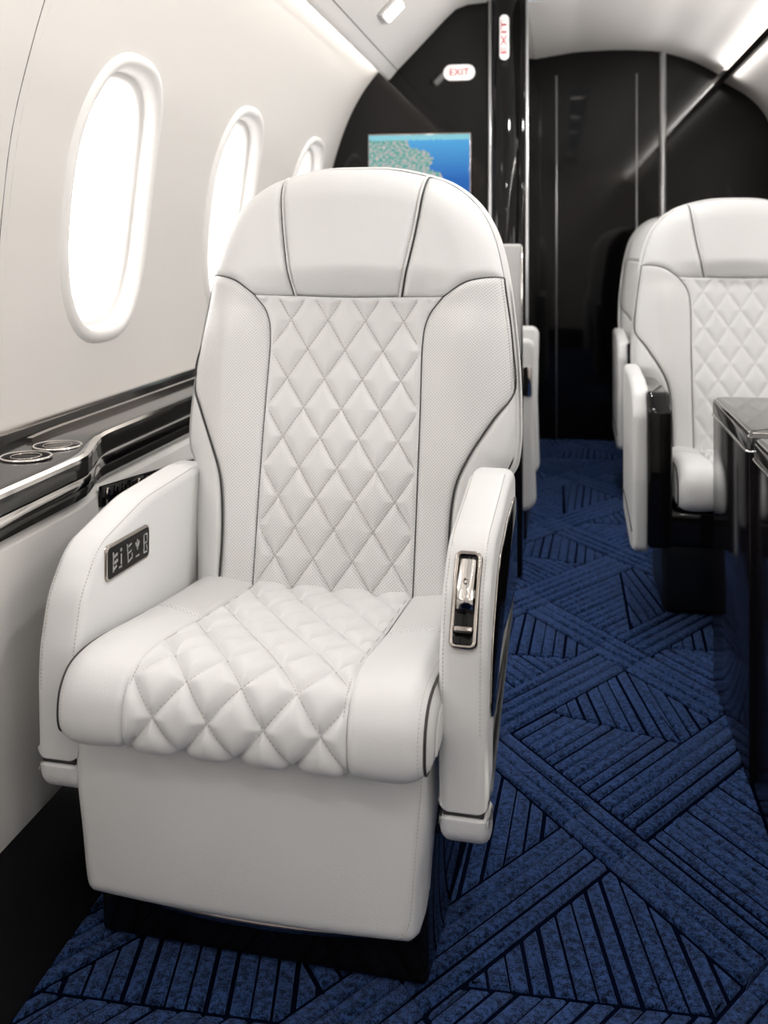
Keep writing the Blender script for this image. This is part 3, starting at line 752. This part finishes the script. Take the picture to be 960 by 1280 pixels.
CP = catmull([(.31, .456), (.20, .460), (.08, .467), (-.05, .478), (-.13, .486), (-.190, .486), (-.229, .475), (-.252, .450), (-.260, .420), (-.258, .392), (-.244, .374), (-.215, .370)], 400)
CPs = np.r_[0, np.cumsum(np.linalg.norm(np.diff(CP, axis=0), axis=1))]; CPL = CPs[-1]
CT = np.gradient(CP, axis=0); CT /= np.linalg.norm(CT, axis=1)[:, None]; CN = np.stack([CT[:, 1], -CT[:, 0]], 1)   # outward (up / forward)
if CN[10, 1] < 0: CN = -CN
CW = .278
def cush_xyz(xs, h=0):
    x, s = xs[:, 0], xs[:, 1]; y = np.interp(s, CPs, CP[:, 0]); z = np.interp(s, CPs, CP[:, 1]); ny = np.interp(s, CPs, CN[:, 0]); nz = np.interp(s, CPs, CN[:, 1])
    r = .042; q = np.clip((np.abs(x)-(CW-r))/r, 0, 1); d = -(.034)*(1-np.sqrt(np.clip(1-q*q, 0, 1)))
    d = d+.010*np.exp(-((np.abs(x)-.215)/.045)**2)*(1-sstep(s, CPL-.12, CPL-.02)*.6)
    d = d+h; return np.stack([x, y+ny*d, z+nz*d], 1), np.stack([x*0, ny, nz], 1)
def s_at_y(y):
    i = np.argmin(np.abs(CP[:220, 0]-y)); return float(CPs[i])
def cush_panel(curves, nu, nv, puff=.006, pr=.014, quilt=None, mirror=False):
    G = coons(*curves, nu, nv); bnd = np.vstack([G[0], G[1:, -1], G[-1, ::-1][1:], G[::-1, 0][1:]]); xs = G.reshape(-1, 2); e = polydist(xs, bnd)
    h = -puff*np.clip(1-e/pr, 0, 1)**2.4
    if quilt: h = h+quilt_h(xs[:, 0]-.004, (xs[:, 1]-CPL)/.112+.27, *quilt)*np.clip(e/.012, 0, 1)
    if mirror: xs = xs*[-1, 1]
    V, _ = cush_xyz(xs, h)
    if mirror: V = V.reshape(nv, nu, 3)[:, ::-1].reshape(-1, 3); xs = xs.reshape(nv, nu, 2)[:, ::-1].reshape(-1, 2)
    return V, nv, nu, xs
def build_cushion(root, k):
    nq = (150, 240) if k == 'hi' else (80, 110)
    sB = s_at_y(-.0); qe = [(.149, 0.), (.150, .15), (.155, sB), (.163, CPL-.12), (.164, CPL)]
    panel('cushion_quilt', k+'cq', root, M['leather'], lambda: cush_panel(([(-.149, 0), (.149, 0)], [(-.164, CPL), (.164, CPL)], flipc(qe), qe), nq[0], nq[1], .004, .010, (.082, .0140)))
    sm = float(np.interp(-.02, -CP[:220, 0][::1], CPs[:220])) if False else s_at_y(.03)
    qm = float(np.interp(sm, [0, .15, sB], [.149, .150, .155]))
    for s in (0, 1):
        panel('rear_bolster', k+'cr%d' % s, root, M['perforated'], lambda: cush_panel(([(.149, 0), (CW, 0)], [(qm+.001, sm+.035), (.22, sm+.02), (CW, sm-.012)], [(.149, 0), (.150, .15), (qm+.001, sm+.035)], [(CW, 0), (CW, sm-.012)]), 40, 60, .006, .012, None, s == 1))
        panel('front_bolster', k+'cf%d' % s, root, M['leather'], lambda: cush_panel(([(qm+.001, sm+.035), (.22, sm+.02), (CW, sm-.012)], [(.164, CPL), (CW, CPL)], [(qm+.001, sm+.035), (.158, CPL-.2), (.163, CPL-.12), (.164, CPL)], [(CW, sm-.012), (CW, CPL)]), 46, 90, .005, .012, None, s == 1))
    for s in (1, -1):
        kk = k+'gus%d' % s
        if kk not in MC:
            ss = np.linspace(0, CPL, 120); E, _ = cush_xyz(np.stack([np.full(120, s*CW), ss], 1)); I = E.copy()
            cy, cz = .02, .415
            V = [E]
            for f, dx in ((.04, .0015), (.10, .0022), (.5, .0022)):
                J = E.copy(); J[:, 1] = E[:, 1]+(np.clip(E[:, 1], -.17, .31)-E[:, 1])*f*1.0; J[:, 2] = E[:, 2]+(cz-E[:, 2])*f; J[:, 0] = E[:, 0]+s*dx; V.append(J)
            J = E.copy(); J[:, 1] = np.clip(E[:, 1], -.18, .31); J[:, 2] = cz; J[:, 0] = E[:, 0]+s*.002; V.append(J)
            Lb = J.copy(); Lb[:, 2] = .372; 
            V = np.vstack(V); F = grid_faces(5, 120); MC[kk] = fixn(mesh('side_gusset', V, F)); MC[kk].materials.append(M['leather'])
        link('side_gusset', MC[kk], root)
        kk = k+'gp%d' % s
        if kk not in MC:
            ss = np.linspace(s_at_y(.02), CPL-.01, 90); E, N_ = cush_xyz(np.stack([np.full(90, s*(CW-.010)), ss], 1), .0006)
            MC[kk] = tube_mesh('piping', E, .0024, 6); MC[kk].materials.append(M['piping'])
        link('piping', MC[kk], root)
    if k+'cb' not in MC:
        V = []; F = []; box_geo(V, F, (0, .05, .388), (CW*2-.03, .50, .042)); box_geo(V, F, (0, .22, .43), (.50, .16, .05)); MC[k+'cb'] = mesh('cushion_base', V, F, False); MC[k+'cb'].materials.append(M['shell'])
    link('cushion_base', MC[k+'cb'], root)
    if k == 'hi':
        L = []; ss = np.linspace(.06, CPL-.008, 400); T = (ss-CPL)/.112+.27; hw = np.interp(ss, [0, .15, sB, CPL-.12, CPL], [.149, .150, .155, .163, .164])-.004
        for kk in range(-14, 14):
            for sg in (1, -1):
                x = (kk-sg*T)*.082+.004; ok = np.abs(x) < hw
                if ok.sum() > 8:
                    P_, N_ = cush_xyz(np.stack([x[ok], ss[ok]], 1), -.0140*.55+.0012); L.append((P_, N_))
        stitches('quilt_stitching', L, M['thread'], .0066, .0042, .0008, root)
        L = []
        for s in (1, -1):
            ss = np.linspace(s_at_y(.02), CPL-.01, 120); L.append(cush_xyz(np.stack([np.full(120, s*(CW-.018)), ss], 1), -.0004))
            ss = np.linspace(.1, CPL-.01, 120); L.append(cush_xyz(np.stack([s*(np.interp(ss, [0, .15, sB, CPL-.12, CPL], [.149, .150, .155, .163, .164])-.005), ss], 1), -.0006))
        stitches('seam_stitching', L, M['thread'], .0056, .0036, .0006, root)

def arm_outline(rear=.3, top=.700, bot=.304, front=-.180):
    return [(rear, .50, .01), (rear, top, .03), (rear-.08, top+.002, .05), (.05, top-.010, .3), (-.105, top-.048, .10), (-.158, top-.112, .09), (front, top-.19, .12), (front-.003, .42, .3), (front+.001, bot, .004), (-.112, bot, .004), (-.108, .41, .06), (-.04, .49, .08)]
def arm_outline_full(rear=.3, top=.66, bot=.304, front=-.180):
    return [(rear, bot, .01)]+arm_outline(rear, top, bot, front)[1:9]
def build_arm_a(root, s, k='a'):
    """leather armrest of the near seat; s = +1 is the gangway side"""
    x0, x1 = (.272, .341) if s > 0 else (.280, .349); rear = .17 if s > 0 else .33; top = .711 if s > 0 else .660
    mid = (x0+x1)/2; hw = (x1-x0)/2
    P = round_poly(arm_outline(rear, top) if s > 0 else arm_outline_full(rear, top), .02, 7)
    arm = pad('armrest', P, -hw, hw, .016, lambda p, t: (s*(mid+t), p[0], p[1]), 6, 0, M['leather'], root)
    Pl = round_poly([(-.114 if s > 0 else .30, .250, .02), (-.112 if s > 0 else .30, .297, .004), (-.178, .297, .004), (-.172, .266, .05), (-.150, .249, .03)], .01, 6)
    pad('armrest_foot', Pl, -hw, hw, .014, lambda p, t: (s*(mid+t), p[0], p[1]), 6, 0, M['leather'], root)
    Pp = round_poly([(-.118, .2965, .001), (-.118, .3045, .001), (-.172, .3045, .001), (-.172, .2965, .001)], .001, 2)
    pad('piping', Pp, -hw+.006, hw-.006, .002, lambda p, t: (s*(mid+t), p[0], p[1]), 2, 0, M['piping'], root)
    # stitching down the front face, both rims
    Pf = np.array([p for p in P if p[0] < rear-.06 and not (p[1] < .315) and (p[1] > top-.06 or p[0] < -.125)])
    i0 = np.argmax(Pf[:, 0]); Pf = np.vstack([Pf[i0:], Pf[:i0]]) if i0 else Pf
    # order from the rear top to the front bottom
    Pf = Pf[np.argsort(-(Pf[:, 0]*1.0+Pf[:, 1]*1.0))]
    Pf = resample(Pf, 220); t = np.gradient(Pf, axis=0); t /= np.linalg.norm(t, axis=1)[:, None]; nn = np.stack([t[:, 1], -t[:, 0]], 1)
    if nn[110, 0] > 0: nn = -nn
    L = []
    for xx in (x0+.007, x1-.010):
        d = min(xx-x0, x1-xx); dep = .016-math.sqrt(.016**2-(.016-d)**2) if d < .016 else 0
        Q = Pf-nn*(dep-.0003); L.append((np.stack([np.full(220, s*xx), Q[:, 0], Q[:, 1]], 1), np.stack([np.zeros(220), nn[:, 0], nn[:, 1]], 1)))
    stitches('seam_stitching', L, M['thread'], .0056, .0036, .0006, root)
    return arm
def build_latch(root, s):
    """polished recline latch let into the front of the armrest"""
    c = Vector((s*.3080, -.1545, .590)); til = math.atan2(.064, .118)
    X = Vector((1, 0, 0)); U = Vector((0, math.sin(til), math.cos(til))); N = Vector((0, -math.cos(til), math.sin(til)))
    mp_ = lambda p, t: tuple(c+X*p[0]+U*p[1]+N*t)
    R0 = round_poly([(-.0195, -.066), (.0195, -.066), (.0195, .066), (-.0195, .066)], .010, 6)
    R1 = inset(R0, .0045)
    # bezel ring with an open centre
    V = []; prof = [(0, -.012), (0, .006), (.0015, .0085), (.0045, .0095), (.0062, .008), (.0065, -.002)]
    for d, t in prof:
        for p in inset(R0, d): V.append(mp_(p, t))
    N_ = len(R0); link('latch_bezel', fixn(mesh('latch_bezel', V, grid_faces(len(prof), N_, True))), root, M['chrome_dark'])
    V = []
    for d, t in ((.005, .0072), (.0068, .0060), (.0075, .0052)):
        for p in inset(R0, d): V.append(mp_(p, t))
    F = grid_faces(3, N_, True)+[tuple(2*N_+i for i in range(N_))]
    well = link('latch_well', fixn(mesh('latch_well', V, F)), root, M['black_gloss'])
    # paddle: curved plate in the upper two thirds
    V = []; nu, nv = 9, 16
    for j in range(nv):
        v = j/(nv-1); b_ = -.014+v*.068; h = .0065+.013*math.sin(PI*min(1, v*.62+.30))**1.2+(.0 if v > .12 else -.004*(1-v/.12))
        for i in range(nu):
            u = -1+2*i/(nu-1); V.append(mp_((u*.0112, b_), h-.0035*abs(u)**3))
    for j in range(nv):
        v = j/(nv-1); b_ = -.014+v*.068
        for i in range(nu): u = -1+2*i/(nu-1); V.append(mp_((u*.0112, b_), .003))
    F = grid_faces(nv, nu)+grid_faces(nv, nu, False, nv*nu)
    o_ = nv*nu
    for i in range(nu-1): F += [(i, i+1, o_+i+1, o_+i), ((nv-1)*nu+i, (nv-1)*nu+i+1, o_+(nv-1)*nu+i+1, o_+(nv-1)*nu+i)]
    for j in range(nv-1): F += [(j*nu, (j+1)*nu, o_+(j+1)*nu, o_+j*nu), (j*nu+nu-1, (j+1)*nu+nu-1, o_+(j+1)*nu+nu-1, o_+j*nu+nu-1)]
    me = fixn(mesh('latch_paddle', V, F)); sharp_flats(me, 50); link('latch_paddle', me, root, M['chrome'])
    pv = [mp_((.0035*math.cos(a), .022+.0035*math.sin(a)), .0198) for a in np.linspace(0, 2*PI, 12, endpoint=False)]
    link('latch_rivet', tube_mesh('latch_rivet', pv, .0012, 6, True), root, M['chrome_dark'])
    P = round_poly([(-.013, -.045), (.013, -.045), (.013, -.036), (-.013, -.036)], .003, 3)
    pad('latch_stop', P, .004, .012, .003, mp_, 3, 0, M['chrome_dark'], root)
def build_keypad(root, s):
    """seat controls on the inner face of the armrest: five buttons with small pictograms"""
    xw = s*.280; sg = -s   # face looks to the seat's centre
    P = round_poly([(-.097, .548), (.052, .548), (.052, .606), (-.097, .606)], .012, 6)
    mp_ = lambda p, t: (xw+sg*t, p[0], p[1])
    kp = pad('keypad_frame', P, -.004, .004, .0025, mp_, 4, 0, M['chrome_dark'], root)
    pl = pad('keypad_plate', inset(P, .004), .0, .0048, .0012, mp_, 3, 0, M['keypad'], root)
    def bar(V, F, y, z, wy, wz, tilt=0):
        Mx = Matrix.Translation((xw+sg*.0052, y, z)) @ Matrix.Rotation(tilt, 4, 'X'); box_geo(V, F, (0, 0, 0), (.0012, wy, wz), Mx)
    ys = [-.078, -.052, -.024, .004, .033]; zc = .577
    glyph = {
        0: [(0, 0, .003, .032), (.008, .009, .012, .005, .2), (.009, -.001, .012, .005, .2), (.007, -.010, .009, .004, .4)],
        1: [(0, .013, .005, .005), (0, -.002, .0035, .017), (-.003, -.014, .010, .003)],
        2: [(-.006, 0, .003, .032, .1), (.002, .012, .012, .003, .2), (.002, .001, .010, .003, .2), (.003, -.012, .014, .003, .3), (.009, -.008, .003, .010)],
        3: [(0, .006, .003, .018), (-.004, .006, .004, .010, .5), (.004, .006, .004, .010, -.5), (0, -.013, .012, .003)],
        4: [(-.006, 0, .003, .030), (.006, .008, .003, .012), (0, .015, .012, .003), (0, .001, .010, .003), (.005, -.008, .003, .010, .4), (0, -.015, .012, .003)]}
    for i, yc in enumerate(ys):
        V = []; F = []
        for it in glyph[i]:
            bar(V, F, yc+it[0], zc+it[1], it[2], it[3], it[4] if len(it) > 4 else 0)
        link('button_symbol', fixn(mesh('button_symbol', V, F, False)), pl, M['glass_grey'])

def build_seat_main():
    root = thing('armchair', 'large white quilted leather cabin seat in the foreground with padded leg rest', 'seat', (-.425, 1.6, 0), math.radians(-4), None)
    build_back(root, 'hi'); build_cushion(root, 'hi')
    P = round_poly([(-.272, .104, .05), (.240, .104, .05), (.262, .374, .018), (-.297, .374, .018)], .03, 8)
    G = coons([(-.262, .1045), (-.12, .104), (.10, .104), (.230, .1045)], [(-.290, .374), (-.1, .374), (.1, .374), (.256, .374)],
              [(-.262, .1045), (-.274, .122), (-.283, .20), (-.2945, .30), (-.290, .374)], [(.230, .1045), (.243, .122), (.250, .20), (.260, .30), (.256, .374)], 90, 60)
    bnd = np.vstack([G[0], G[1:, -1], G[-1, ::-1][1:], G[::-1, 0][1:]]); xz = G.reshape(-1, 2); e = polydist(xz, bnd); q = np.clip(1-e/.022, 0, 1)
    bow = lambda x: .010*(1-((x+.017)/.27)**2)
    yy = -.172-bow(xz[:, 0])-.012*(np.sin(PI*np.tile(np.linspace(0, 1, 90), 60))*np.sin(PI*np.repeat(np.linspace(0, 1, 60), 90)))**.6+.022*(1-np.sqrt(1-q*q))
    V = [tuple(v) for v in np.stack([xz[:, 0], yy, xz[:, 1]], 1)]; F = grid_faces(60, 90)
    prev = [i for i in range(90)]+[(k+1)*90-1 for k in range(1, 60)]+[59*90+i for i in range(88, -1, -1)]+[k*90 for k in range(58, 0, -1)]
    for dy in (.02, .05):
        off = len(V); cur = []
        for k_, i in enumerate(prev if dy == .02 else rim0): V.append((V[i][0], V[i][1]+(dy if dy == .02 else dy), V[i][2])); cur.append(off+k_)
        if dy == .02: rim0 = list(prev)
        n_ = len(cur); F += [(prev[j], prev[(j+1) % n_], cur[(j+1) % n_], cur[j]) for j in range(n_)]; prev = cur
    F.append(tuple(prev))
    leg = link('leg_rest', fixn(mesh('leg_rest', V, F)), root, M['leather'])
    hem = inset(P, .010); pts = [(p[0], -.1775-.010*(1-((p[0]+.017)/.27)**2), p[1]) for p in resample(np.vstack([hem, hem[:1]]), 500)[:-1]]
    A = np.array([p for p in pts if p[0] > .215 and p[2] < .36]); A = A[np.argsort(A[:, 2])]
    stitches('hem_stitching', [(A, np.tile([0.3, -1, 0], (len(A), 1)))], M['thread'], .0056, .0036, .0005, root)
    arms = {s: build_arm_a(root, s) for s in (1, -1)}
    build_latch(arms[1], 1); build_keypad(root, -1)
    # dark outer panel on the gangway side of the armrest
    for s in (1, -1):
        re = .172 if s > 0 else .31
        dz = .004 if s > 0 else -.036
        P = round_poly([(re-.015, .515, .02), (re-.015, .662+dz, .03), (re-.06, .664+dz, .1), (.03, .652+dz, .2), (-.075, .615+dz, .12), (-.140, .52, .1), (-.160, .43, .03), (-.119, .422, .03), (-.045, .496, .08)], .02, 6)
        pad('outer_panel', P, -.006, .0035, .003, lambda p, t: ((.341 if s > 0 else -.349)+s*t, p[0], p[1]), 3, 0, M['black_gloss'], root)
        rimP = resample(np.vstack([P, P[:1]]), 160)[:-1]
        link('panel_trim', tube_mesh('panel_trim', [((.3425 if s > 0 else -.3505), p[0], p[1]) for p in rimP], .0014, 6, True), root, M['chrome_dark'])
    # running gear: frame, plinth, polished apron
    bevel_box('seat_frame', -.275, .262, -.10, .42, .222, .366, .008, 3, M['black_soft'], root)
    pl = bevel_box('plinth', -.275, .246, -.118, .40, .0112, .222, .012, 3, M['black_gloss'], root)
    # apron: polished lip bowed under the leg rest
    V = []; n_ = 60
    spec = [(-.010, .103), (-.026, .100), (-.034, .093), (-.030, .084), (-.012, .076), (.0, .074)]
    for y_, z_ in spec:
        for i in range(n_):
            t = -1+2*i/(n_-1); x = -.016+t*.245; bow = (1-t*t); V.append((x, -.118+y_*bow**.6-.002, .098+(z_-.098)*bow**.8-.004))
    me = fixn(mesh('apron', V, grid_faces(len(spec), n_))); link('apron', me, root, M['chrome_dark'])
    return root
main_seat = build_seat_main()

def build_seat_b(label, loc, rz, group):
    root = thing('armchair', label, 'seat', loc, rz, group)
    build_back(root, 'lo'); n0 = len(root.children); pre = set(root.children); build_cushion(root, 'lo')
    for ch in set(root.children)-pre: ch.location.y = .075; ch.scale.x = .90
    for s in (1, -1):
        # white outer shell of the arm, black lacquer inner and front rail
        P = round_poly([(.30, .250, .02), (.30, .715, .03), (.22, .718, .06), (.02, .708, .2), (-.10, .685, .06), (-.138, .62, .05), (-.146, .45, .3), (-.126, .24, .03), (-.03, .222, .05)], .02, 6)
        pad('armrest', P, -.024, .024, .016, lambda p, t: (s*(.334+t), p[0], p[1]), 5, 0, M['leather'], root)
        Q = round_poly([(.30, .30, .02), (.30, .675, .02), (.05, .680, .2), (-.125, .684, .04), (-.172, .640, .03), (-.185, .45, .3), (-.165, .262, .02), (-.02, .25, .03)], .02, 6)
        pad('arm_rail', Q, -.033, .033, .014, lambda p, t: (s*(.288+t), p[0], p[1]), 4, 0, M['black_gloss'], root)
        pp = [(s*.3585, y, z) for y, z in ((.28, .325), (.10, .318), (-.05, .305), (-.118, .296))]
        link('piping', tube_mesh('piping', pp, .0022, 6), root, M['piping'])
    bevel_box('front_rail', -.288, .288, -.165, -.10, .268, .368, .014, 4, M['black_gloss'], root)
    bevel_box('seat_pan', -.30, .30, -.12, .42, .262, .366, .012, 3, M['black_gloss'], root)
    bevel_box('pedestal', -.26, .26, .06, .40, .0112, .263, .02, 3, M['black_soft'], root)
    return root
seat_b = build_seat_b('white quilted seat with black arm rails nearest the dark table on the right', (.555, 3.03, 0), 0, 'seats on the right of the gangway')
def copy_tree(o, parent=None):
    c = o.copy(); C.objects.link(c); c.parent = parent
    for ch in list(o.children): copy_tree(ch, c)
    return c
seat_c = copy_tree(seat_b); seat_c.location = (.595, 4.50, 0); seat_c['label'] = 'farther white seat on the right, half hidden behind the quilted seat in front of it'
# low side-facing sofa between the divider and the screen bulkhead: only its tall end shows by the gangway
sofa = thing('side_sofa', 'low white leather sofa end beside the gangway, beyond the grey divider', 'sofa', (-.46, 4.05, 0))
for s in (1, -1):
    P = round_poly([(-.36, .11, .04), (.377, .13, .05), (.367, .45, .3), (.374, .752, .035), (-.36, .752, .03)], .02, 8)
    pad('armrest', P, -.030, .030, .020, lambda p, t: (p[0], -.30*s+(t if s < 0 else -t), p[1]), 6, 0, M['leather'], sofa)
bevel_box('seat_cushion', -.34, .355, -.268, .268, .33, .46, .03, 4, M['leather'], sofa)
bevel_box('backrest', -.36, -.22, -.268, .268, .4605, .92, .04, 4, M['leather'], sofa)
bevel_box('sofa_base', -.34, .34, -.268, .268, .0112, .3295, .01, 3, M['black_soft'], sofa)
P = round_poly([(-.055, -.055), (-.020, -.055), (-.020, .055), (-.055, .055)], .012, 5)
pad('latch', P, -.004, .006, .003, lambda p, t: (.382+p[0], -.331-t, .60+p[1]), 3, 0, M['chrome'], sofa)

# ------------------------------------------------------------------ divider between the left seats
dv = thing('cabin_divider', 'low divider behind the foreground seat, grey panel over a black lacquer base', 'divider', (-.36, 3.40, 0))
bevel_box('divider_base', -.24, .240, -.05, .05, .0112, .728, .008, 3, M['black_gloss'], dv)
bevel_box('divider_panel', -.24, .236, -.045, .045, .729, 1.093, .010, 3, M['grey_panel'], dv)
link('divider_edge', tube_mesh('divider_edge', [(.238, -.047, .732), (.238, -.047, 1.085)], .003, 8), dv, M['chrome'])

# ------------------------------------------------------------------ dark table cabinet on the right
def cabinet(lab, x0, x1, y0, y1, h):
    t = thing('table_cabinet', lab, 'table', ((x0+x1)/2, (y0+y1)/2, 0), 0, None)
    hx, hy = (x1-x0)/2, (y1-y0)/2
    bevel_box('cabinet_body', -hx+.004, hx, -hy+.003, hy-.006, .0112, h-.035, .010, 4, M['table_lacquer'], t)
    P = round_poly([(-hx, -hy+.001), (hx, -hy+.001), (hx, hy), (-hx, hy, .035)], .010, 8)
    pad('table_top', P, h-.038, h, .014, lambda p, q: (p[0], p[1], q), 6, 0, M['table_top'], t, r0=.004)
    Q = resample(np.vstack([P, P[:1]]), 240)[:-1]
    link('edge_trim', tube_mesh('edge_trim', [(p[0], p[1], h-.040) for p in Q], .0032, 8, True), t, M['chrome'])
    Q2 = inset(P, .006); Q2 = resample(np.vstack([Q2, Q2[:1]]), 240)[:-1]
    link('top_trim', tube_mesh('top_trim', [(p[0], p[1], h-.0035) for p in Q2], .0016, 6, True), t, M['chrome'])
    return t
cabinet('black lacquer table cabinet at the right edge, the section farther from the viewer', .367, 1.0, 2.125, 2.63, .715)
cabinet('black lacquer table cabinet at the right edge, the nearer section cut by the frame', .372, 1.0, 1.15, 2.118, .708)
